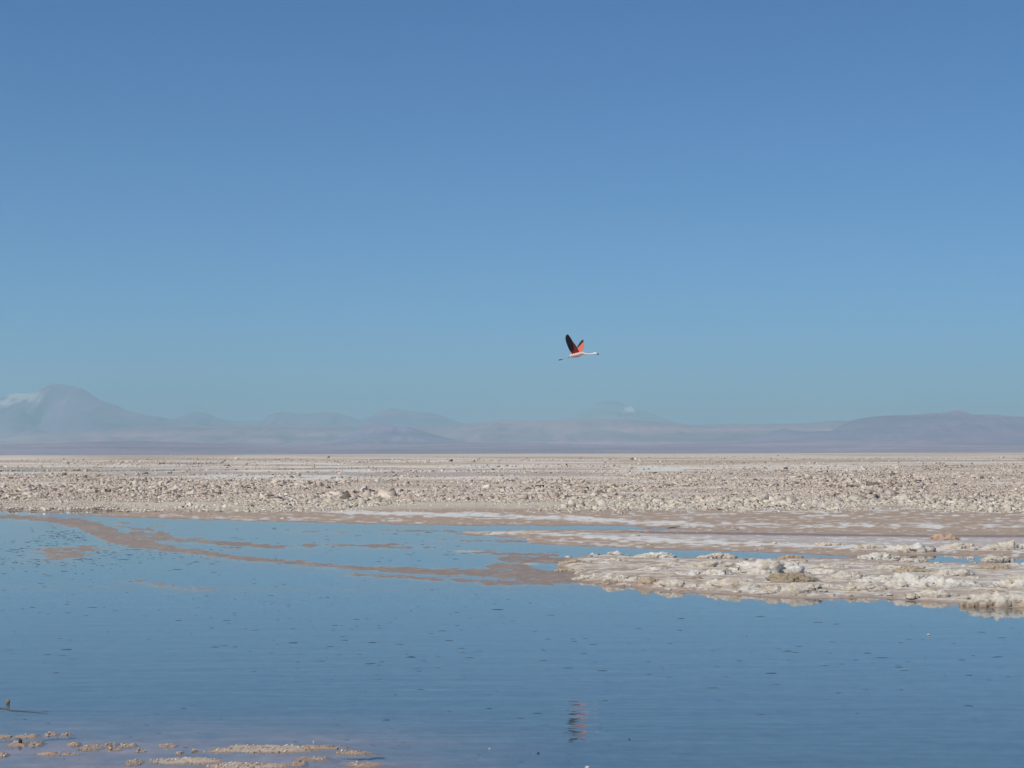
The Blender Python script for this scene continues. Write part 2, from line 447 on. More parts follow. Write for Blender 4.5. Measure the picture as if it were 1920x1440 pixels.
# ------------------------------------------------------------------ water
def build_water():
    m, nt, b = material('brine')
    L = nt.links.new
    nt.nodes.remove(b)
    out = nt.nodes['Material Output']
    tc = node(nt, 'ShaderNodeTexCoord')
    mp = node(nt, 'ShaderNodeMapping')
    mp.inputs['Rotation'].default_value = (0, 0, R(9))
    mp.inputs['Scale'].default_value = (0.36, 1.6, 1.0)
    L(tc.outputs['Object'], mp.inputs['Vector'])
    n1 = node(nt, 'ShaderNodeTexNoise', Scale=5.0, Detail=1.5, Roughness=0.45)
    L(mp.outputs[0], n1.inputs['Vector'])
    n2 = node(nt, 'ShaderNodeTexNoise', Scale=1.3, Detail=2.0, Roughness=0.5)
    L(mp.outputs[0], n2.inputs['Vector'])
    # wind: broad calm and ruffled patches, calm in the lee of the far mud banks
    n3 = node(nt, 'ShaderNodeTexNoise', Scale=0.11, Detail=2.0, Roughness=0.5)
    L(tc.outputs['Object'], n3.inputs['Vector'])
    sx = node(nt, 'ShaderNodeSeparateXYZ')
    L(tc.outputs['Object'], sx.inputs[0])
    ry = node(nt, 'ShaderNodeMapRange')
    ry.inputs['From Min'].default_value = 14.0
    ry.inputs['From Max'].default_value = 27.0
    ry.inputs['To Min'].default_value = 1.0
    ry.inputs['To Max'].default_value = 0.22
    L(sx.outputs['Y'], ry.inputs['Value'])
    r3 = node(nt, 'ShaderNodeMapRange')
    r3.inputs['From Min'].default_value = 0.35
    r3.inputs['From Max'].default_value = 0.65
    r3.inputs['To Min'].default_value = 0.7
    r3.inputs['To Max'].default_value = 1.3
    L(n3.outputs['Fac'], r3.inputs['Value'])
    mm = node(nt, 'ShaderNodeMath', operation='MULTIPLY')
    L(ry.outputs[0], mm.inputs[0]); L(r3.outputs[0], mm.inputs[1])
    a = node(nt, 'ShaderNodeMath', operation='MULTIPLY_ADD')
    L(n2.outputs['Fac'], a.inputs[0]); a.inputs[1].default_value = 3.0
    hn = node(nt, 'ShaderNodeMath', operation='MULTIPLY')
    L(n1.outputs['Fac'], hn.inputs[0]); hn.inputs[1].default_value = 0.55
    L(hn.outputs[0], a.inputs[2])
    h = node(nt, 'ShaderNodeMath', operation='MULTIPLY')
    L(a.outputs[0], h.inputs[0]); L(mm.outputs[0], h.inputs[1])
    bp = node(nt, 'ShaderNodeBump', Strength=1.0, Distance=0.0018)
    L(h.outputs[0], bp.inputs['Height'])
    fr = node(nt, 'ShaderNodeFresnel', IOR=1.42)
    L(bp.outputs[0], fr.inputs['Normal'])
    gl = node(nt, 'ShaderNodeBsdfGlossy', Roughness=0.015)
    gl.inputs['Color'].default_value = (1, 1, 1, 1)
    L(bp.outputs[0], gl.inputs['Normal'])
    tr = node(nt, 'ShaderNodeBsdfTransparent')
    tr.inputs['Color'].default_value = (0.88, 0.95, 0.97, 1)
    mx = node(nt, 'ShaderNodeMixShader')
    L(fr.outputs[0], mx.inputs[0]); L(tr.outputs[0], mx.inputs[1]); L(gl.outputs[0], mx.inputs[2])
    L(mx.outputs[0], out.inputs['Surface'])
    xs, ys = np.linspace(-600, 600, 13), np.linspace(-55, 1200, 14)
    X, Y = np.meshgrid(xs, ys)
    me = mesh_np('water', np.stack([X, Y, 0 * X], -1).reshape(-1, 3), grid_faces(*X.shape))
    tag(link('water', me, m), 'calm shallow blue lagoon reflecting the sky', 'lagoon', kind='structure')

build_water()

# ------------------------------------------------------------------ mountains
def mountain(label, name, dist, depth, prof, rgb, seed, rough=0.10, snow=(), white=(0.70, 0.63, 0.58), bands=0.6, n=420, nt_=46, gully=0.28, power=1.25):
    a = np.array(prof, float)
    px = np.linspace(a[0, 0], a[-1, 0], n)
    py = np.interp(px, a[:, 0], a[:, 1])
    k = np.array([1, 2, 3, 2, 1.0]); k /= k.sum()
    py = np.convolve(np.pad(py, 2, 'edge'), k, 'valid')
    kk, _ = np.meshgrid(px, np.zeros(nt_))
    hh = np.maximum(HOR - py - (px - 960) * math.tan(-ROLL) * 1.0, 0)   # crest height in pixels above the level horizon
    crest = at_y(px, py, dist)[:, 2]
    crest = np.maximum(crest, 5)
    t = np.linspace(-1, 0.7, nt_)[:, None]
    y0 = dist + t * depth + 0 * px[None]
    X0 = (at_y(px, py, dist)[:, 0] / dist)[None, :] * (dist + 0 * t)
    s = np.clip(1 - np.abs(t), 0, 1) ** power
    fx, fy = X0 / (depth * 0.22), y0 / (depth * 0.5)
    rid = 1 - np.abs(fbm(fx + 0.4 * fbm(fx, fy, seed + 9, 2), fy, seed, 5, 0.55)) * 2
    zz = crest[None] * s
    zz = zz + crest[None] * gully * (rid - 0.6) * np.clip(s * (1 - s) * 4, 0, 1)
    zz = zz + crest[None] * rough * 0.12 * fbm(X0 / (depth * 0.04), y0 / (depth * 0.1), seed + 3, 4) * (0.25 + s)
    zz = np.where(np.abs(t) >= 0.99, -3.0, zz)
    c = np.zeros(zz.shape + (3,)) + np.array(rgb)
    b = fbm(X0 / (depth * 0.5), zz / (crest.max() * 0.12) + y0 / depth * 2, seed + 5, 4)
    c = mixc(c, np.array(rgb) * np.array((1.75, 1.5, 1.3)), sstep(0.0, 0.4, b) * bands)
    c = mixc(c, np.array(rgb) * 0.5, sstep(0.05, 0.4, -b) * bands)
    for sx, sy, rx, ry in snow:
        qx, qy = proj(X0, y0, zz)
        e = 1 - np.sqrt(((qx - sx) / rx) ** 2 + ((qy - sy) / ry) ** 2) + 0.7 * fbm(qx / 7, qy / 4, seed + 7, 3)
        c = mixc(c, white, sstep(0.0, 0.5, e) * (t < 0.15))
    me = mesh_np(name, np.stack([X0 * (y0 / dist) * 0 + X0, y0, zz], -1).reshape(-1, 3), grid_faces(*zz.shape), c.reshape(-1, 3))
    tag(link(name, me, M_mount), label, 'mountain', kind='structure')

BROWN, DUSK, TAN = (0.36, 0.26, 0.29), (0.22, 0.125, 0.225), (0.35, 0.21, 0.25)
mountain('faint snowy volcano rising highest at the left end of the range', 'volcano', 52000, 9000,
         [(-700, 815), (-400, 800), (-150, 785), (-60, 765), (0, 746), (30, 736), (60, 735), (78, 734), (88, 724), (98, 718), (108, 716), (120, 720), (135, 722), (155, 727), (168, 735), (185, 747), (200, 753), (230, 764), (265, 774), (300, 781), (325, 786), (350, 793), (420, 805), (560, 838)],
         DUSK, 101, snow=((45, 742, 42, 14), (10, 756, 26, 6)), gully=0.34)
mountain('distant low ridge of rounded peaks between the two volcanoes', 'hills', 62000, 9000,
         [(180, 835), (290, 792), (335, 783), (355, 774), (375, 771), (395, 775), (405, 782), (430, 787), (490, 788), (505, 776), (530, 771), (560, 774), (580, 774), (600, 771), (630, 773), (655, 778), (675, 785), (695, 778), (710, 770), (740, 764), (770, 771), (800, 771), (825, 776), (845, 785), (870, 793), (1000, 800), (1100, 835)],
         DUSK, 131)
mountain('pale far volcano with one small snow patch, right of centre', 'volcano', 60000, 9000,
         [(900, 830), (1030, 790), (1070, 778), (1100, 768), (1120, 755), (1135, 750), (1155, 750), (1168, 757), (1185, 762), (1200, 768), (1230, 777), (1260, 789), (1300, 799), (1420, 830)],
         (0.26, 0.28, 0.34), 151, snow=((1179, 768, 14, 8),), white=(0.95, 0.93, 0.90))  # haze painted into the rock colour: pale bluish so the cone fades
mountain('long pinkish foothills stretching along the middle of the horizon', 'hills', 44000, 10000,
         [(-600, 812), (0, 815), (120, 812), (200, 806), (300, 799), (480, 796), (640, 798), (760, 803), (830, 801), (880, 793), (930, 787), (960, 785), (1000, 788), (1080, 785), (1130, 784), (1180, 787), (1240, 791), (1300, 796), (1350, 795), (1430, 794), (1500, 792), (1560, 789), (1620, 786), (1750, 800), (2200, 820)],
         TAN, 171, gully=0.45, power=0.9)
mountain('darker blunt hill in front of the foothills, left of centre', 'hills', 36000, 5000,
         [(560, 845), (620, 826), (660, 813), (685, 797), (705, 793), (730, 795), (745, 800), (765, 798), (790, 806), (820, 815), (880, 830), (960, 846)],
         DUSK, 191, n=200)
mountain('dusky blue range with a pointed summit at the right edge', 'hills', 33000, 7000,
         [(1300, 846), (1380, 832), (1440, 814), (1458, 806), (1470, 802), (1483, 807), (1510, 809), (1560, 808), (1580, 797), (1600, 787), (1640, 780), (1680, 778), (1700, 778), (1740, 774), (1765, 775), (1778, 770), (1790, 767), (1800, 768), (1815, 775), (1840, 777), (1865, 776), (1880, 779), (1920, 781), (2100, 788), (2600, 810)],
         DUSK, 211, gully=0.4)
mountain('gentle dusty slope at the foot of the mountains', 'hills', 26000, 8000,
         [(-900, 838), (0, 834), (250, 826), (420, 832), (640, 836), (900, 829), (1200, 834), (1500, 828), (1800, 834), (2800, 838)],
         (0.28, 0.19, 0.26), 231, gully=0.3, power=0.8, bands=0.35)

# ------------------------------------------------------------------ broken salt crust on the far side: one uncountable mass
def build_crust():
    N = 330000
    px = rng.uniform(-330, 2250, N)
    py = 853.5 + (966 - 853.5) * rng.uniform(0, 1, N) ** 0.85
    dens = np.ones(N)
    top = ip(px, [(-300, 886), (0, 890), (300, 898), (600, 902), (900, 896), (1050, 890), (1300, 884), (1500, 876), (1920, 870), (2300, 868)])
    bot = ip(px, [(-300, 940), (0, 950), (400, 954), (900, 953), (1100, 958), (1500, 958), (2300, 960)]) + 2.5 * fbm(px / 40, px * 0, 3)
    dens = np.where(py < top, 0.45, 1.0)
    gap = fbm(px / 260, py / 3.0, 31, 4)
    dens = np.where((py < top) & (gap < -0.08), 0.05, dens)
    keep = (rng.uniform(0, 1, N) < dens) & ((py < bot) | ((py < bot + 9) & (rng.uniform(0, 1, N) < 0.22)))
    keep &= fields(px, py)[4] > 1.0
    px, py, bot = px[keep], py[keep], bot[keep]
    n = len(px)
    P = at(px, py)
    d = P[:, 1]
    big = rng.uniform(0, 1, n) < 0.02
    sz = np.minimum(rng.lognormal(-2.45, 0.45, n), 0.26) * np.where(big, 1.8, 1.0) * (1 + 1.6 * sstep(180, 650, d)) * np.where(py < ip(px, [(0, 890), (2000, 890)]), 1.0, 1.0)
    sz *= 0.55 + 0.9 * sstep(-0.25, 0.35, fbm(P[:, 0] / 4, P[:, 1] / 9, 19, 2))
    sz *= np.where(py > bot - 10, 0.6, 1.0)
    base = np.array([[-1, -1, -1], [1, -1, -1], [1, 1, -1], [-1, 1, -1], [-1, -1, 1], [1, -1, 1], [1, 1, 1], [-1, 1, 1]], float) * 0.5
    B = base[None] + rng.normal(0, 0.16, (n, 8, 3))
    dim = np.stack([sz * rng.uniform(0.8, 1.6, n), sz * rng.uniform(0.7, 1.3, n), sz * rng.uniform(0.15, 0.5, n)], -1)
    B = B * dim[:, None, :]
    ax = rng.normal(0, 0.5, n) * np.where(big, 1.5, 1.0); ay = rng.normal(0, 0.42, n) * np.where(big, 1.4, 1.0); az = rng.uniform(0, 2 * np.pi, n)
    def rot(B, i, j, a):
        c, s = np.cos(a)[:, None], np.sin(a)[:, None]
        u, v = B[..., i].copy(), B[..., j].copy()
        B[..., i], B[..., j] = u * c - v * s, u * s + v * c
    rot(B, 0, 1, az); rot(B, 1, 2, ax); rot(B, 0, 2, ay)
    B += np.stack([P[:, 0], P[:, 1], 0.05 + dim[:, 2] * rng.uniform(0.1, 0.55, n)], -1)[:, None]
    i0 = (np.arange(n) * 8)[:, None, None]
    q = np.array([[0, 3, 2, 1], [4, 5, 6, 7], [0, 1, 5, 4], [1, 2, 6, 5], [2, 3, 7, 6], [3, 0, 4, 7]])[None]
    F = (i0 + q).reshape(-1, 4)
    pal = np.array([(0.61, 0.51, 0.42), (0.53, 0.43, 0.355), (0.69, 0.61, 0.505), (0.60, 0.525, 0.40), (0.20, 0.16, 0.13)])  # last tone darkens random blocks to stand in for shadow under plates
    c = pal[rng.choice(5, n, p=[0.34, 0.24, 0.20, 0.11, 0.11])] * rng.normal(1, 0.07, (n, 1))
    lowm = sstep(934, 950, py + rng.normal(0, 4, n))[:, None]
    c = c * (1 - lowm) + lowm * np.array((0.63, 0.56, 0.455)) * rng.normal(1, 0.1, (n, 1))
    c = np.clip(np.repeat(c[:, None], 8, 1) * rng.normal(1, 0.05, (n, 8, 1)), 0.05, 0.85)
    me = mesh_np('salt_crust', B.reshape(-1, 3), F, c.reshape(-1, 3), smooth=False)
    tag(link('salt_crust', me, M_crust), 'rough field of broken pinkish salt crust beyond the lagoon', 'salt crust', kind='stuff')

build_crust()

# ------------------------------------------------------------------ salt mounds on the near shore
ICO = {}
def ico(sub):
    if sub not in ICO:
        bm = bmesh.new()
        bmesh.ops.create_icosphere(bm, subdivisions=sub, radius=1.0)
        bm.verts.ensure_lookup_table()
        ICO[sub] = (np.array([v.co for v in bm.verts]), np.array([[v.index for v in f.verts] for f in bm.faces]))
        bm.free()
    return ICO[sub]

CREAM_, WHITE_, TAN_, BROWN_, PINK_ = (0.66, 0.60, 0.505), (0.71, 0.67, 0.59), (0.50, 0.41, 0.30), (0.37, 0.30, 0.205), (0.53, 0.39, 0.28)
def lumps(w, h, dep, seed, rgb, dirt, knob=1.0, flat=0.75, tilt=0.0):
    """one cauliflower-like salt mound: several knobbly lumps grown together"""
    r = np.random.default_rng(seed)
    nl = int(np.clip(round(w / (h * 1.25)), 2, 9))
    Vs, Fs, Cs, off = [], [], [], 0
    parts = []
    for i in range(nl):
        f = (i + 0.5) / nl * 2 - 1
        hh = h * (1 - 0.45 * abs(f) ** 2.2) * r.uniform(0.72, 1.05) * (1 + tilt * f)
        parts.append((f * w * 0.38 + r.normal(0, w * 0.02), r.normal(0, dep * 0.12), w / nl * r.uniform(1.0, 1.4), dep * 0.5 * r.uniform(0.75, 1.1), hh))
    for i in range(int(nl * 1.6 * knob)):
        f = r.uniform(-1, 1)
        s = r.uniform(0.25, 0.55)
        parts.append((f * w * 0.46, -dep * r.uniform(0.05, 0.5), h * s * r.uniform(0.8, 1.4), h * s * 1.1, h * s * r.uniform(0.8, 1.2)))
    for j, (x, y, rx, ry, rz) in enumerate(parts):
        D, F = ico(4 if j < nl else 3)
        sd = seed * 31 + j * 7
        q = D * np.array([rx, ry, rz]) + np.array([x, y, 0])
        sc = 1.0 / max(h, 0.03)
        rad = 1 + 0.30 * fbm3(q * sc * 1.3, sd, 2) + 0.14 * (0.55 - worley3(q * sc * 3.0, 77)) + 0.34 * (cells3(q * sc * np.array((1.7, 1.7, 4.2)), 55) - 0.5) + 0.16 * (cells3(q * sc * np.array((5.0, 5.0, 9.0)), 58) - 0.5) + 0.20 * fbm3(q * sc * 8, sd + 5, 3)
        Z = np.sign(D[:, 2]) * np.abs(D[:, 2]) ** flat
        P = np.stack([D[:, 0] * rx * rad, D[:, 1] * ry * rad, Z * rz * rad], -1) + np.array([x, y, 0])
        P[:, 2] = np.maximum(P[:, 2], -0.03)
        Vs.append(P); Fs.append(F + off); off += len(P)
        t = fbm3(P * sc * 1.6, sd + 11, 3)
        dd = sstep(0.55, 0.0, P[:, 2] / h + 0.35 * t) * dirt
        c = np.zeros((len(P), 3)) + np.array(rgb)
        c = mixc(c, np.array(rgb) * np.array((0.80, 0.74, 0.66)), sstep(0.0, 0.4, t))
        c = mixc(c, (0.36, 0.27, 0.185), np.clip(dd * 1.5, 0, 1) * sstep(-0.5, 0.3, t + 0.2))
        c = mixc(c, (0.30, 0.22, 0.145), sstep(0.22, 0.42, fbm3(P * sc * 3.1, sd + 21, 3)) * (0.08 + 0.38 * dirt))
        Cs.append(c)
    return np.concatenate(Vs), np.concatenate(Fs), np.concatenate(Cs)

ROCKS = [  # centre x, base y, width, height in photo pixels; colour, dirt, tilt, label
    (1458, 1024, 36, 6, CREAM_, .2, 0, 'low cream salt scab, leftmost of the mounds behind the blue channel'),
    (1552, 1027, 66, 9, CREAM_, .2, 0, 'low broken cream salt ridge behind the channel, left of the round pale mounds'),
    (1640, 1032, 58, 11, CREAM_, .3, .1, 'cream salt mound behind the channel carrying a small brown bump at its right'),
    (1708, 1038, 62, 19, WHITE_, .5, 0, 'tall white salt mound with a brown foot, biggest behind the channel'),
    (1773, 1018, 38, 14, PINK_, .2, 0, 'reddish tan cone-shaped mound alone on the dark mud, farthest back'),
    (1808, 1033, 62, 13, CREAM_, .3, 0, 'ragged cream salt mound just below the reddish cone'),
    (1885, 1035, 46, 17, CREAM_, .4, .1, 'cream salt mound with a raised peak by the right edge behind the channel'),
    (1925, 1031, 36, 11, CREAM_, .3, 0, 'cream salt mound cut by the right frame edge behind the channel'),
    (1648, 1051, 68, 11, WHITE_, .1, 0, 'smooth long white salt mound on the near bank of the blue channel'),
    (1716, 1055, 52, 7, CREAM_, .3, 0, 'thin crumbly salt ledge touching the channel, right of the smooth white mound'),
    (1608, 1053, 30, 5, TAN_, .3, 0, 'tiny tan scab at the left foot of the smooth channel mound'),
    (1821, 1048, 10, 3, WHITE_, 0, 0, 'tiny white salt lump standing alone in the blue channel'),
    (1872, 1054, 44, 10, CREAM_, .4, .35, 'tan salt mound rising to a dark right end beside the channel'),
    (1485, 1048, 46, 6, PINK_, .4, 0, 'low pinkish mud hump at the left end of the channel'),
    (1231, 1048, 68, 10, WHITE_, .2, 0, 'flat white block of salt with a dark right end, farthest left on the channel bank'),
    (1345, 1048, 72, 8, CREAM_, .3, .2, 'low cream salt ridge on the channel bank right of the flat white block'),
    (1150, 1039, 22, 3, CREAM_, .1, 0, 'small thin pale scab at the upper left tip of the rocky spit'),
    (1150, 1057, 46, 8, CREAM_, .3, .2, 'pale salt hump with dark right side near the left tip of the spit'),
    (1076, 1061, 52, 9, TAN_, .4, .1, 'tan hummock standing in shallow water at the far left of the spit'),
    (1062, 1072, 46, 4, TAN_, .3, 0, 'thin tan salt sliver lying in the shallows left of the spit'),
    (1266, 1066, 66, 10, CREAM_, .3, 0, 'cream salt slab below the flat white block, left half of the spit'),
    (1336, 1069, 76, 14, CREAM_, .35, 0, 'lumpy cream salt slab with dark pitted face in the spit middle left'),
    (1231, 1076, 70, 10, WHITE_, .3, 0, 'low white salt heap with ragged top near the left of the spit'),
    (1322, 1085, 104, 14, WHITE_, .15, .1, 'long low white salt slab leading to the biggest mound of the spit'),
    (1432, 1083, 112, 25, WHITE_, .2, .25, 'biggest white salt mound of the spit, smooth and ending dark at right'),
    (1458, 1060, 128, 8, CREAM_, .25, 0, 'long thin cream salt ledge behind the biggest white mound'),
    (1098, 1088, 26, 8, CREAM_, .3, .3, 'small cream lump at the far left of the front row'),
    (1121, 1087, 22, 10, CREAM_, .3, 0, 'small round cream lump, second from the left in the front row'),
    (1157, 1093, 36, 14, CREAM_, .45, 0, 'double-headed cream salt lump, third from the left in the front row'),
    (1185, 1094, 17, 10, WHITE_, .3, 0, 'small narrow white salt knob left of a brown-faced lump'),
    (1222, 1099, 46, 14, TAN_, .9, 0, 'dark brown-faced salt lump in the left part of the front row'),
    (1261, 1104, 38, 18, CREAM_, .5, 0, 'tall cream salt knob right of the brown-faced lump'),
    (1297, 1105, 21, 9, CREAM_, .3, 0, 'little smooth cream dome right of the tall knob in the front row'),
    (1321, 1107, 22, 5, WHITE_, .2, 0, 'flat white scab at the waterline between the little dome and large craggy lump'),
    (1304, 1092, 24, 9, BROWN_, .8, 0, 'small dark brown hump behind the front row'),
    (1366, 1107, 62, 22, CREAM_, .45, 0, 'large craggy cream lump in the middle of the front row'),
    (1409, 1108, 26, 13, CREAM_, .3, 0, 'pale salt knob with a brown crack left of the cream waterline block'),
    (1455, 1116, 54, 16, CREAM_, .4, 0, 'cream salt block at the waterline below the ochre rubble heap'),
    (1487, 1099, 72, 21, BROWN_, .7, -.1, 'ochre brown heap of rubble, the darkest mound of the spit'),
    (1557, 1071, 62, 11, CREAM_, .3, 0, 'flat cream slab right of the biggest white mound'),
    (1549, 1083, 42, 14, WHITE_, .2, 0, 'white salt heap right of the ochre rubble'),
    (1590, 1092, 48, 19, CREAM_, .3, .1, 'peaked cream salt heap in the middle of the spit'),
    (1612, 1063, 52, 6, CREAM_, .2, 0, 'thin cream ledge beside dark wet mud in the rear row'),
    (1668, 1074, 66, 13, CREAM_, .3, 0, 'broad cream salt mound in the rear row right of centre'),
    (1712, 1080, 58, 14, TAN_, .4, .1, 'tan salt mound overlapping the broad cream mound in the rear row'),
    (1757, 1067, 60, 6, CREAM_, .2, 0, 'thin flat cream ledge in the rear row above two heaps'),
    (1650, 1098, 74, 16, WHITE_, .15, 0, 'smooth rounded white salt mound left of the cracked one'),
    (1708, 1106, 80, 22, WHITE_, .35, 0, 'white salt mound split by a long dark crack along its foot'),
    (1562, 1106, 38, 10, CREAM_, .3, 0, 'pale low salt lump right of the ochre rubble in the front row'),
    (1618, 1113, 66, 18, CREAM_, .75, 0, 'cream salt lump with a fringe of dark brown under its edge'),
    (1509, 1116, 72, 18, CREAM_, .5, 0, 'pitted cream salt lump at the waterline, right below the ochre rubble'),
    (1790, 1087, 68, 18, CREAM_, .4, 0, 'cream salt heap with pinkish flank at the right of the spit'),
    (1862, 1073, 54, 11, TAN_, .6, .1, 'brown-crested salt mound standing apart on dark mud at right'),
    (1797, 1109, 76, 23, WHITE_, .4, -.1, 'large white salt heap with a dark hollow under its left end'),
    (1753, 1124, 48, 15, CREAM_, .7, .1, 'cream lump with a round dark hole at the waterline'),
    (1858, 1119, 48, 13, TAN_, .5, 0, 'low tan salt lump left of the big mounds at the right edge'),
    (1914, 1111, 64, 26, WHITE_, .35, .1, 'tall white salt mound cut by the right edge, upper of the two'),
    (1886, 1138, 104, 27, CREAM_, .6, .1, 'biggest cream mound at the waterline in the lower right corner of the spit'),
    (1822, 1092, 44, 8, CREAM_, .4, 0, 'small low cream scab right of the pink-flanked heap'),
    (1838, 1137, 44, 9, BROWN_, .7, 0, 'dark brown scab at the waterline left of the biggest corner mound'),
    (1960, 1130, 70, 24, CREAM_, .5, 0, 'cream mound just outside the right edge at the waterline'),
    (1990, 1050, 60, 14, CREAM_, .4, 0, 'cream mound just outside the right edge by the channel'),
]
def build_rocks():
    for i, (cx, by, w, h, rgb, dirt, tilt, label) in enumerate(ROCKS):
        if cx > 1945:
            continue
        P = at(cx, by)
        s = P[1] / FPX
        ww, hh = w * s, h * s * 1.05
        dep = min(ww * 0.75, hh * 2.6)
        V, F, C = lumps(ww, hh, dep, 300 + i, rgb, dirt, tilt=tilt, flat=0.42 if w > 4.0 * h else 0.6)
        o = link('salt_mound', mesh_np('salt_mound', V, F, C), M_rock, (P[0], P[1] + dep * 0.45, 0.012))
        tag(o, label, 'salt mound', 'salt mounds along the near shore')

build_rocks()

def build_rubble():
    """loose crumbs of salt strewn between the mounds and along the spit"""
    D, F = ico(1)
    N = 12000
    px = rng.uniform(250, 2150, N)
    py = rng.uniform(954, 1140, N)
    g, mud, spit, isle, main = fields(px, py)
    clump = fbm(px / 45, py / 4, 171, 3)
    ok = ((isle > 2) | ((spit > 2) & (rng.uniform(0, 1, N) < 0.5)) | ((main > 2.5) & (rng.uniform(0, 1, N) < 0.6))) & (clump > -0.05)
    px, py = px[ok], py[ok]
    P = at(px, py)
    n = len(P)
    sz = rng.lognormal(-3.5, 0.55, n)
    sz = np.minimum(sz * np.where(isle > 1, 1, 0.8)[ok], 0.10)
    V = D[None] * (1 + rng.normal(0, 0.30, (n, len(D), 1))) * sz[:, None, None] * np.stack([rng.uniform(.8, 2.2, n), rng.uniform(.8, 1.6, n), rng.uniform(.3, .6, n)], -1)[:, None]
    V = V + np.stack([P[:, 0], P[:, 1], 0.02 + sz * 0.3], -1)[:, None]
    FF = (np.arange(n) * len(D))[:, None, None] + F[None]
    c = np.array([(0.60, 0.53, 0.42), (0.5, 0.4, 0.29), (0.64, 0.61, 0.55)])[rng.integers(0, 3, n)]
    me = mesh_np('salt_rubble', V.reshape(-1, 3), FF.reshape(-1, 3), np.repeat(c, len(D), 0))
    tag(link('salt_rubble', me, M_rock), 'loose crumbs of salt strewn over the mud between the mounds', 'salt rubble', kind='stuff')

build_rubble()

# ------------------------------------------------------------------ small dark bluish flecks lying on the lagoon surface
def build_flecks():
    D, F = ico(2)
    L = []
    def add(n, fx, fy, w):
        L.append(np.stack([fx(n), fy(n), rng.lognormal(math.log(w), 0.5, n)], -1))
    add(260, lambda n: rng.normal(110, 75, n), lambda n: rng.normal(1038, 19, n), 6)
    add(60, lambda n: rng.uniform(90, 160, n), lambda n: rng.normal(1003, 6, n), 6)
    add(90, lambda n: rng.uniform(150, 420, n), lambda n: 1028 + rng.gamma(2, 8, n), 6)
    add(120, lambda n: rng.uniform(0, 1000, n), lambda n: rng.uniform(1085, 1180, n), 6)
    add(150, lambda n: rng.uniform(-200, 2100, n), lambda n: rng.normal(1215, 35, n), 9)
    add(60, lambda n: rng.uniform(300, 2100, n), lambda n: rng.uniform(1170, 1340, n), 10)
    add(60, lambda n: rng.uniform(0, 1150, n), lambda n: rng.uniform(1330, 1430, n), 6)
    add(50, lambda n: rng.uniform(430, 900, n), lambda n: rng.uniform(990, 1060, n), 8)
    A = np.concatenate(L)
    g, mud, *_ = fields(A[:, 0], A[:, 1])
    A = A[(np.maximum(g, mud) < -1) & (A[:, 1] > 985)]
    P = at(A[:, 0], A[:, 1])
    n = len(P)
    w = np.minimum(A[:, 2], 22) * P[:, 1] / FPX * 0.46
    hgt = rng.uniform(0.0014, 0.0036, n) * (P[:, 1] / 25)
    dep = np.minimum(w * rng.uniform(0.3, 0.8, n), 0.07)
    V = D[None] * (1 + rng.normal(0, 0.14, (n, len(D), 1))) * np.stack([w, dep, hgt], -1)[:, None]
    V = V + np.stack([P[:, 0], P[:, 1], 0 * w + 0.0006], -1)[:, None]
    FF = (np.arange(n) * len(D))[:, None, None] + F[None]
    c = np.array([(0.06, 0.10, 0.14), (0.075, 0.115, 0.155), (0.10, 0.125, 0.14)])[rng.integers(0, 3, n)]
    me = mesh_np('dark_flecks', V.reshape(-1, 3), FF.reshape(-1, 3), np.repeat(c, len(D), 0))
    tag(link('dark_flecks', me, M_fleck), 'small dark flecks scattered over the lagoon surface', 'fleck', kind='stuff')

build_flecks()

# ------------------------------------------------------------------ gravel islets in the near left shallows
ISLETS = [  # centre x, y, width, thickness in photo px, pale?, label
    (490, 1405, 178, 15, 1, 'largest pale gravel islet, long and nearest the middle of the bottom edge'),
    (357, 1427, 150, 11, 1, 'pale gravel islet just left of and below the largest one'),
    (460, 1437, 160, 13, 1, 'pale gravel islet on the bottom edge right under the largest one'),
    (595, 1402, 110, 7, 0, 'thin brownish gravel tail at the right end of the largest islet'),
    (172, 1402, 42, 12, 0, 'bright tan gravel islet, biggest of the small ones at left'),
    (34, 1395, 34, 12, 0, 'tan gravel islet with a dark stone on its right end'),
    (48, 1381, 44, 6, 0, 'low tan gravel strip behind the islet with the dark stone'),
    (6, 1382, 34, 6, 0, 'low tan gravel strip cut by the left edge'),
    (97, 1377, 26, 6, 0, 'small tan gravel hump farthest back in the left shallows'),
    (124, 1377, 18, 4, 0, 'thin tan gravel sliver right of the farthest-back hump'),
    (66, 1396, 24, 8, 0, 'small tan gravel hump between the dark stone and a pinkish one'),
    (138, 1396, 22, 8, 0, 'pinkish gravel hump just left of the biggest small islet'),
    (207, 1397, 24, 8, 0, 'small gravel hump just right of the biggest small islet'),
    (217, 1404, 26, 6, 0, 'flat tan gravel patch in front of the hump right of the biggest small islet'),
    (240, 1398, 30, 7, 0, 'orange tan gravel islet third to the right of the biggest small islet'),
    (316, 1399, 34, 6, 0, 'orange tan gravel islet standing left of the largest islet'),
    (264, 1408, 18, 5, 0, 'tiny gravel patch in the gap left of the pale islets'),
    (337, 1413, 14, 5, 0, 'tiny gravel dot above the pale islet at left'),
    (364, 1409, 14, 4, 0, 'tiny gravel dot beside the left tip of the largest islet'),
    (250, 1430, 34, 9, 0, 'pinkish gravel hump left of the second pale islet'),
    (585, 1423, 56, 7, 0, 'brown gravel strip below the thin tail of the largest islet'),
    (560, 1432, 28, 14, 0, 'upright tan gravel hump right of the bottom edge islet'),
    (665, 1412, 64, 6, 0, 'faint dark gravel streak trailing off to the right'),
    (680, 1434, 76, 8, 0, 'tan gravel islet nearest the bottom edge at the right end'),
    (110, 1414, 90, 4, 0, 'faint submerged tan streak at the left of the shallows'),
    (5, 1416, 18, 6, 0, 'dull gravel hump touching the left edge near the bottom'),
]
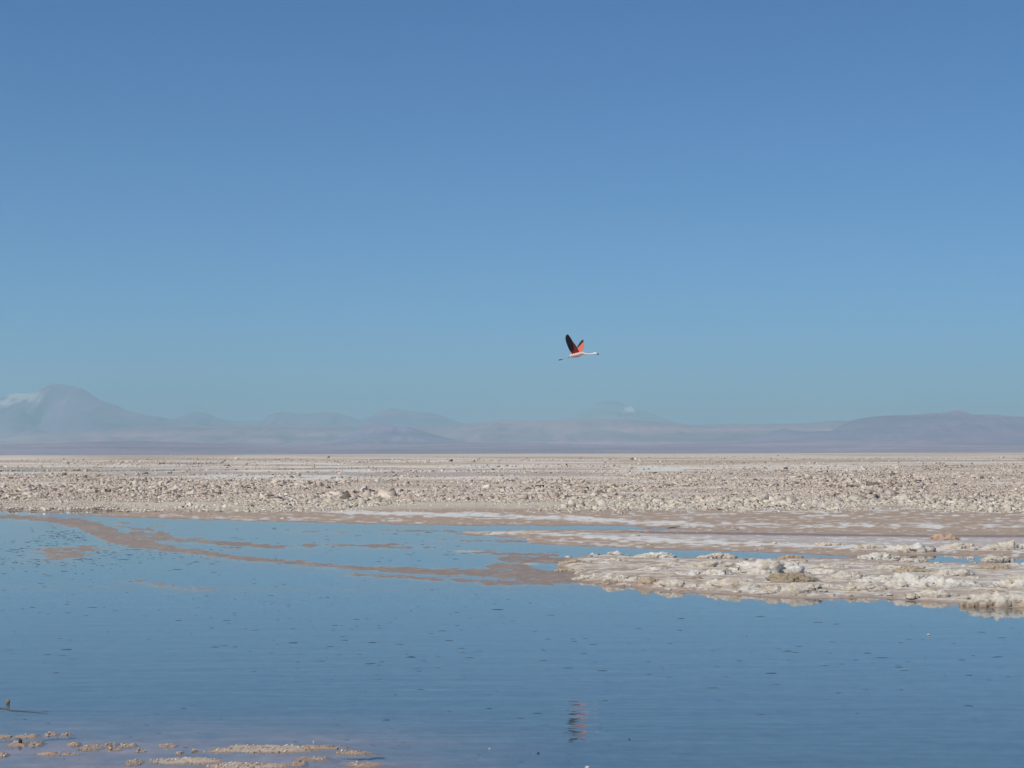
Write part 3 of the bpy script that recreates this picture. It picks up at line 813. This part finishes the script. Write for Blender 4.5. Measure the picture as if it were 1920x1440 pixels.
def build_islets():
    D, F = ico(1)
    for i, (cx, cyy, w, th, pale, label) in enumerate(ISLETS):
        P = at(cx, cyy)
        r = np.random.default_rng(900 + i)
        s = P[1] / FPX
        rx = w * s * 0.5
        pd = P[1] ** 2 / (HCAM * FPX)
        ry = max(th * pd * 0.5, 0.03)
        # low dome
        na, nr = 64, 14
        a = np.linspace(0, 2 * np.pi, na, endpoint=False)
        edge = 1 + 0.55 * fbm(np.cos(a) * 2.2 + i * 3.1, np.sin(a) * 2.2, 7, 5, 0.65)
        rr = np.concatenate([np.linspace(0.02, 1.0, 11), [1.12, 1.35, 1.7]])[:, None]
        X, Y = rr * np.cos(a) * edge * rx, rr * np.sin(a) * edge * ry
        top = 0.018 if pale else 0.013
        Z = top * (1 - rr ** 2) + 0.022 * fbm(X / 0.07, Y / 0.12, 40 + i, 4) * np.clip(1.25 - rr, 0, 1)
        Z = np.where(rr > 1.3, np.minimum(Z, -0.012 * rr), Z)
        V = np.stack([X, Y, Z], -1).reshape(-1, 3)
        idx = np.arange(na * nr).reshape(nr, na)
        nx = np.roll(idx, -1, 1)
        Q = np.stack([idx[:-1], nx[:-1], nx[1:], idx[1:]], -1).reshape(-1, 4)
        T = np.concatenate([Q[:, :3], Q[:, [0, 2, 3]]])
        c0 = np.array((0.44, 0.36, 0.285)) if pale else np.array((0.36, 0.265, 0.20))
        cd = mixc(np.zeros((len(V), 3)) + c0, (0.25, 0.185, 0.15), (sstep(0.72, 1.0, rr) + 0 * X).reshape(-1) * 0.8)
        # pebbles
        n = int(min(1500, 12 + rx * ry * 2600 * (1.3 if pale else 0.8)))
        t = np.sqrt(r.uniform(0, 1, n)); b = r.uniform(0, 2 * np.pi, n)
        e = np.interp(b, a, edge, period=2 * np.pi)
        bx, by = t * np.cos(b) * e * rx, t * np.sin(b) * e * ry
        sz = np.minimum(r.lognormal(-5.35, 0.45, n), 0.012)
        PV = D[None] * (1 + r.normal(0, .13, (n, len(D), 1))) * sz[:, None, None] * np.array([1.1, 1.1, 0.8])
        PV = PV + np.stack([bx, by, top * (1 - t ** 2) + sz * 0.35], -1)[:, None]
        PF = (np.arange(n) * len(D))[:, None, None] + F[None] + len(V)
        pal = np.array([(0.56, 0.49, 0.40), (0.45, 0.35, 0.27), (0.66, 0.61, 0.54), (0.28, 0.21, 0.16)])
        pc = pal[r.choice(4, n, p=[.4, .3, .2, .1] if pale else [.25, .5, .07, .18])]
        me = mesh_np('gravel_islet', np.concatenate([V, PV.reshape(-1, 3)]), np.concatenate([T, PF.reshape(-1, 3)]), np.concatenate([cd, np.repeat(pc, len(D), 0)]))
        tag(link('gravel_islet', me, M_gravel, (P[0], P[1], 0.0)), label, 'gravel islet', 'gravel islets in the near shallows')

build_islets()

def stone(name, px, py, wpx, hpx, rgb, label, cat, seed, z=0.0):
    D, F = ico(3)
    P = at(px, py)
    s = P[1] / FPX
    rad = 1 + 0.22 * fbm3(D * 1.6 + seed, seed, 3)
    V = D * rad[:, None] * np.array([wpx * s * .5, wpx * s * .42, hpx * s * .55])
    c = np.zeros((len(V), 3)) + np.array(rgb)
    o = link(name, mesh_np(name, V, F, c), M_gravel, (P[0], P[1], z + hpx * s * 0.4))
    return tag(o, label, cat)

stone('stone', 38, 1396, 7, 10, (0.05, 0.045, 0.045), 'small dark stone perched on a tan gravel islet', 'stone', 3, 0.008)
stone('mud_clump', 15, 1320, 8, 10, (0.24, 0.20, 0.12), 'olive tan clump sticking out of the water by the left edge', 'mud clump', 5)
stone('pebble', 918, 1405, 4, 3, (0.55, 0.54, 0.50), 'white pebble left of the flamingo reflection near the bottom', 'pebble', 7)
stone('pebble', 1101, 1441, 8, 5, (0.62, 0.62, 0.58), 'white pebble on the bottom edge beneath the flamingo reflection', 'pebble', 9)
stone('pebble', 1741, 1191, 7, 3, (0.5, 0.47, 0.41), 'lone pale pebble in open water below the rocky spit', 'pebble', 11)
stone('pebble', 1180, 1387, 3, 3, (0.06, 0.07, 0.07), 'tiny dark pebble right of the flamingo reflection', 'pebble', 13)
stone('pebble', 1009, 1413, 5, 3, (0.06, 0.06, 0.07), 'dark pebble in the shallows left of the flamingo reflection', 'pebble', 15)
stone('pebble', 588, 1392, 3, 3, (0.6, 0.58, 0.55), 'white pebble just behind the right tail of the largest islet', 'pebble', 17)
stone('pebble', 641, 1409, 4, 4, (0.72, 0.70, 0.66), 'white pebble at the very end of the brownish gravel tail', 'pebble', 19)

def tube(path, rad, seg=10):
    """closed tube through points with a radius (or pair of radii) at each"""
    path = np.array(path, float)
    n = len(path)
    V, F = [], []
    for i in range(n):
        t = path[min(i + 1, n - 1)] - path[max(i - 1, 0)]
        t = t / np.linalg.norm(t)
        up = np.array([0, 0, 1.0]) if abs(t[2]) < 0.9 else np.array([1.0, 0, 0])
        s = np.cross(t, up); s /= np.linalg.norm(s)
        u = np.cross(s, t)
        ra, rb = rad[i] if isinstance(rad[i], tuple) else (rad[i], rad[i])
        for k in range(seg):
            a = 2 * np.pi * k / seg
            V.append(path[i] + s * math.cos(a) * ra + u * math.sin(a) * rb)
    for i in range(n - 1):
        for k in range(seg):
            a, b = i * seg + k, i * seg + (k + 1) % seg
            F += [(a, b, b + seg), (a, b + seg, a + seg)]
    c0 = len(V); V.append(path[0]); c1 = len(V); V.append(path[-1])
    for k in range(seg):
        F.append((c0, (k + 1) % seg, k))
        F.append((c1, (n - 1) * seg + k, (n - 1) * seg + (k + 1) % seg))
    return np.array(V), np.array(F)

tw = [at(x, y, 0.004) for x, y in ((-60, 1327), (-20, 1327.5), (10, 1328.5), (22, 1332), (45, 1333.5), (70, 1335.5), (90, 1338))]
V, F = tube(tw, [0.002, 0.003, 0.004, 0.005, 0.004, 0.003, 0.0015], 8)
tag(link('twig', mesh_np('twig', V, F, np.zeros((len(V), 3)) + np.array((0.10, 0.10, 0.11))), M_fleck), 'thin dark twig afloat by the left edge below the olive clump', 'twig')

# ------------------------------------------------------------------ the flamingo
def build_flamingo():
    U = 50.0 / FPX / 16.0                                  # one sixteenth of a photo pixel at 50 m
    C = at_y(1030 + 800 / 16.0, 610 + 860 / 16.0, 50.0)
    def pt(x, y, dep=0.0):
        return np.array([(x - 800) * U, dep, (860 - y) * U])
    Vs, Fs, Cs, off = [], [], [], 0
    def add(V, F, c):
        nonlocal off
        Vs.append(V); Fs.append(np.array(F) + off); off += len(V)
        Cs.append(np.zeros((len(V), 3)) + c if np.ndim(c) == 1 else c)
    yaw = 0.22                                             # heading slightly towards the viewer
    dpt = lambda x: -(x - 800) * U * yaw
    # trunk, neck and head in one tube
    S = [(575, 955, 8, 8), (600, 945, 22, 16), (640, 928, 52, 40), (690, 904, 80, 64), (750, 886, 98, 84), (820, 874, 104, 90), (890, 860, 96, 84), (945, 848, 78, 68),
         (990, 845, 52, 48), (1035, 853, 36, 38), (1080, 864, 28, 30), (1130, 871, 22, 24), (1190, 872, 18, 20), (1250, 866, 17, 19), (1305, 858, 19, 22), (1340, 853, 28, 30),
         (1375, 854, 31, 33), (1405, 859, 26, 29), (1428, 866, 18, 20), (1440, 870, 10, 10)]
    V, F = tube([pt(x, y, dpt(x)) for x, y, a, b in S], [(a * U, b * U) for x, y, a, b in S], 20)
    X, Z = V[:, 0] / U + 800, 860 - V[:, 2] / U
    col = np.zeros((len(V), 3)) + np.array((0.78, 0.60, 0.52))
    col = mixc(col, (0.80, 0.72, 0.66), sstep(1120, 1260, X))
    col = mixc(col, (0.62, 0.05, 0.045), sstep(835, 800, Z + 0.06 * (X - 800)) * sstep(660, 720, X) * sstep(960, 900, X))
    col = mixc(col, (0.74, 0.33, 0.28), sstep(910, 940, Z) * sstep(640, 760, X) * sstep(1000, 930, X) * 0.7)
    col = mixc(col, (0.16, 0.06, 0.06), sstep(615, 590, X))
    add(V, F, col)
    # trailing legs and feet
    for s in (-1, 1):
        P = [(640, 925, 14), (600, 950, 11), (540, 970, 7), (470, 990, 6), (430, 1003, 8), (405, 1012, 7), (385, 1018, 7)]
        V, F = tube([pt(x, y + 3 * s, dpt(x) + s * 0.03) for x, y, r_ in P], [r_ * U for *_, r_ in P], 10)
        add(V, F, np.array((0.44, 0.42, 0.38)))
        P = [(392, 1016, 8), (370, 1020, 13), (330, 1026, 16), (295, 1032, 12), (272, 1036, 6)]
        V, F = tube([pt(x, y + 3 * s, dpt(x) + s * 0.03) for x, y, r_ in P], [(r_ * 1.4 * U, r_ * 0.8 * U) for *_, r_ in P], 10)
        add(V, F, np.array((0.07, 0.06, 0.07)))
    # wings: span stations with leading and trailing edge; raised high, near one towards the viewer, far one away
    def wing(LE, TE, d0, d1, thr, cov, root):
        ns, nc = 40, 26
        s = np.linspace(0, 1, ns)
        a, b = np.array(LE, float), np.array(TE, float)
        le = np.stack([np.interp(s, a[:, 0], a[:, 1]), np.interp(s, a[:, 0], a[:, 2])], -1)
        te = np.stack([np.interp(s, b[:, 0], b[:, 1]), np.interp(s, b[:, 0], b[:, 2])], -1)
        te = te + (te - le) * (0.035 * np.abs(((s * 16) % 1) - 0.5) * 2)[:, None]
        c = np.linspace(0, 1, nc)
        G = le[:, None] * (1 - c)[None, :, None] + te[:, None] * c[None, :, None]
        dep = (d0 + (d1 - d0) * s ** 0.9)[:, None] + 0 * c
        camb = 0.018 * np.sin(np.pi * c)[None] * (1 - 0.4 * s)[:, None] * np.sign(d1)
        th = (0.011 * (1 - 0.45 * c)[None] + 0.010 * np.exp(-((c - 0.12) / 0.1) ** 2)[None] * (1 - s * 0.8)[:, None]) * (1.0 - 0.25 * s)[:, None]
        x, z = (G[..., 0] - 800) * U, (860 - G[..., 1]) * U
        y = dep - (G[..., 0] - 800) * U * yaw
        A = np.stack([x, y + camb - th / 2 * 1.2, z], -1)
        B = np.stack([x, y + camb + th / 2 * 1.2, z], -1)
        V = np.concatenate([A.reshape(-1, 3), B.reshape(-1, 3)])
        q = grid_faces(ns, nc)
        F = [q[:, :3], q[:, [0, 2, 3]], q[:, [2, 1, 0]] + ns * nc, q[:, [3, 2, 0]] + ns * nc]
        idx = np.arange(ns * nc).reshape(ns, nc)
        rim = np.concatenate([idx[0], idx[1:, -1], idx[-1, -2::-1], idx[-2:0:-1, 0]])
        r2 = np.roll(rim, -1)
        F += [np.stack([rim, rim + ns * nc, r2], -1), np.stack([r2, rim + ns * nc, r2 + ns * nc], -1)]
        tt = np.interp(s, *np.array(thr, float).T)[:, None]
        f = sstep(0.05, -0.05, c[None] - tt)
        bar = 0.85 + 0.3 * (((s * 22) % 1) > 0.5)[:, None]
        blk = np.zeros((ns, nc, 3)) + np.array((0.026, 0.023, 0.032))
        cc = blk * (1 - f[..., None]) + f[..., None] * np.array(cov) * (bar[..., None] * (0.9 + 0.2 * (c[None, :, None])))
        rt = sstep(0.16, 0.02, s)[:, None] + 0 * c[None]
        cc = mixc(cc, root, rt * 0.9)
        add(V, np.concatenate(F), np.concatenate([cc.reshape(-1, 3)] * 2))
    wing([(0, 880, 800), (.08, 862, 740), (.2, 826, 668), (.4, 766, 582), (.6, 692, 488), (.8, 626, 388), (.93, 580, 322), (1, 548, 292)],
         [(0, 675, 850), (.08, 650, 820), (.2, 596, 742), (.4, 545, 636), (.6, 502, 530), (.8, 474, 430), (.93, 480, 340), (1, 512, 300)],
         -0.075, -0.42, [(0, .8), (.15, .45), (.35, .30), (.55, .14), (.7, 0), (1, -.2)], (0.30, 0.06, 0.052), np.array((0.50, 0.045, 0.04)))
    wing([(0, 985, 800), (.15, 1000, 745), (.35, 1028, 665), (.55, 1052, 585), (.7, 1058, 525), (.85, 1050, 450), (1, 1036, 392)],
         [(0, 800, 790), (.15, 820, 700), (.35, 846, 632), (.55, 890, 552), (.7, 930, 492), (.85, 978, 432), (1, 1016, 398)],
         0.06, 0.46, [(0, 1.1), (.3, .85), (.5, .66), (.7, .46), (.82, .12), (.9, -.1), (1, -.2)], (0.66, 0.17, 0.095), np.array((0.66, 0.09, 0.06)))
    V, F, c = np.concatenate(Vs), np.concatenate(Fs), np.concatenate(Cs)
    # grow everything into one skin
    tmp = bpy.data.objects.new('skin_source', mesh_np('skin_source', V, F))
    COL.objects.link(tmp)
    rm = tmp.modifiers.new('remesh', 'REMESH')
    rm.mode = 'VOXEL'
    rm.voxel_size = 0.0055
    rm.use_smooth_shade = True
    dg = bpy.context.evaluated_depsgraph_get()
    me = bpy.data.meshes.new_from_object(tmp.evaluated_get(dg))
    bpy.data.objects.remove(tmp)
    kd = KDTree(len(V))
    for i, v in enumerate(V):
        kd.insert(v, i)
    kd.balance()
    n = len(me.vertices)
    co = np.zeros(n * 3, np.float32)
    me.vertices.foreach_get('co', co)
    out = np.ones((n, 4), np.float32)
    for i, p in enumerate(co.reshape(-1, 3)):
        out[i, :3] = c[kd.find(p)[1]]
    at_ = me.attributes.new('col', 'FLOAT_COLOR', 'POINT')
    at_.data.foreach_set('color', out.ravel())
    me.name = 'flamingo'
    M_bird = attr_material('plumage', scale=30.0, var=0.12, rough=0.75, bump=0.003, bscale=60.0, spec=0.25)
    bird = link('flamingo', me, M_bird, C)
    tag(bird, 'flamingo in flight with raised black and coral wings over the lagoon', 'flamingo')
    S = [(1415, 862, 22), (1436, 867, 23), (1455, 875, 20), (1468, 885, 14), (1475, 897, 5)]
    V, F = tube([pt(x, y, dpt(x)) for x, y, r_ in S], [(r_ * 0.75 * U, r_ * U) for *_, r_ in S], 12)
    X = V[:, 0] / U + 800
    bc = mixc(np.zeros((len(V), 3)) + np.array((0.62, 0.52, 0.47)), (0.02, 0.02, 0.02), sstep(1422, 1434, X))
    link('bill', mesh_np('bill', V, F, bc), M_bird, (0, 0, 0), bird)
    D, F = ico(2)
    for s in (-1, 1):
        e = D * 0.006 + pt(1392, 848, dpt(1392) + s * 26 * U)
        link('eye', mesh_np('eye', e, F, np.zeros((len(e), 3)) + 0.03), M_bird, (0, 0, 0), bird)

build_flamingo()

# ------------------------------------------------------------------ the hazy air
def build_haze():
    m = bpy.data.materials.new('air')
    m.use_nodes = True
    nt = m.node_tree
    nt.nodes.clear()
    out = nt.nodes.new('ShaderNodeOutputMaterial')
    v = nt.nodes.new('ShaderNodeVolumePrincipled')
    v.inputs['Color'].default_value = HAZE_COLOR + (1,)
    v.inputs['Density'].default_value = HAZE_DENSITY
    v.inputs['Anisotropy'].default_value = 0.0
    nt.links.new(v.outputs[0], out.inputs['Volume'])
    x0, x1, y0, y1, z0, z1 = -80000, 80000, -3000, 92000, -5, 2600
    V = np.array([(x, y, z) for z in (z0, z1) for y in (y0, y1) for x in (x0, x1)])
    F = [(0, 2, 3, 1), (4, 5, 7, 6), (0, 1, 5, 4), (2, 6, 7, 3), (0, 4, 6, 2), (1, 3, 7, 5)]
    me = mesh_np('haze', V, F, smooth=False)
    tag(link('haze', me, m), 'thin bluish haze over the plain fading the mountains', 'haze', kind='stuff')

build_haze()
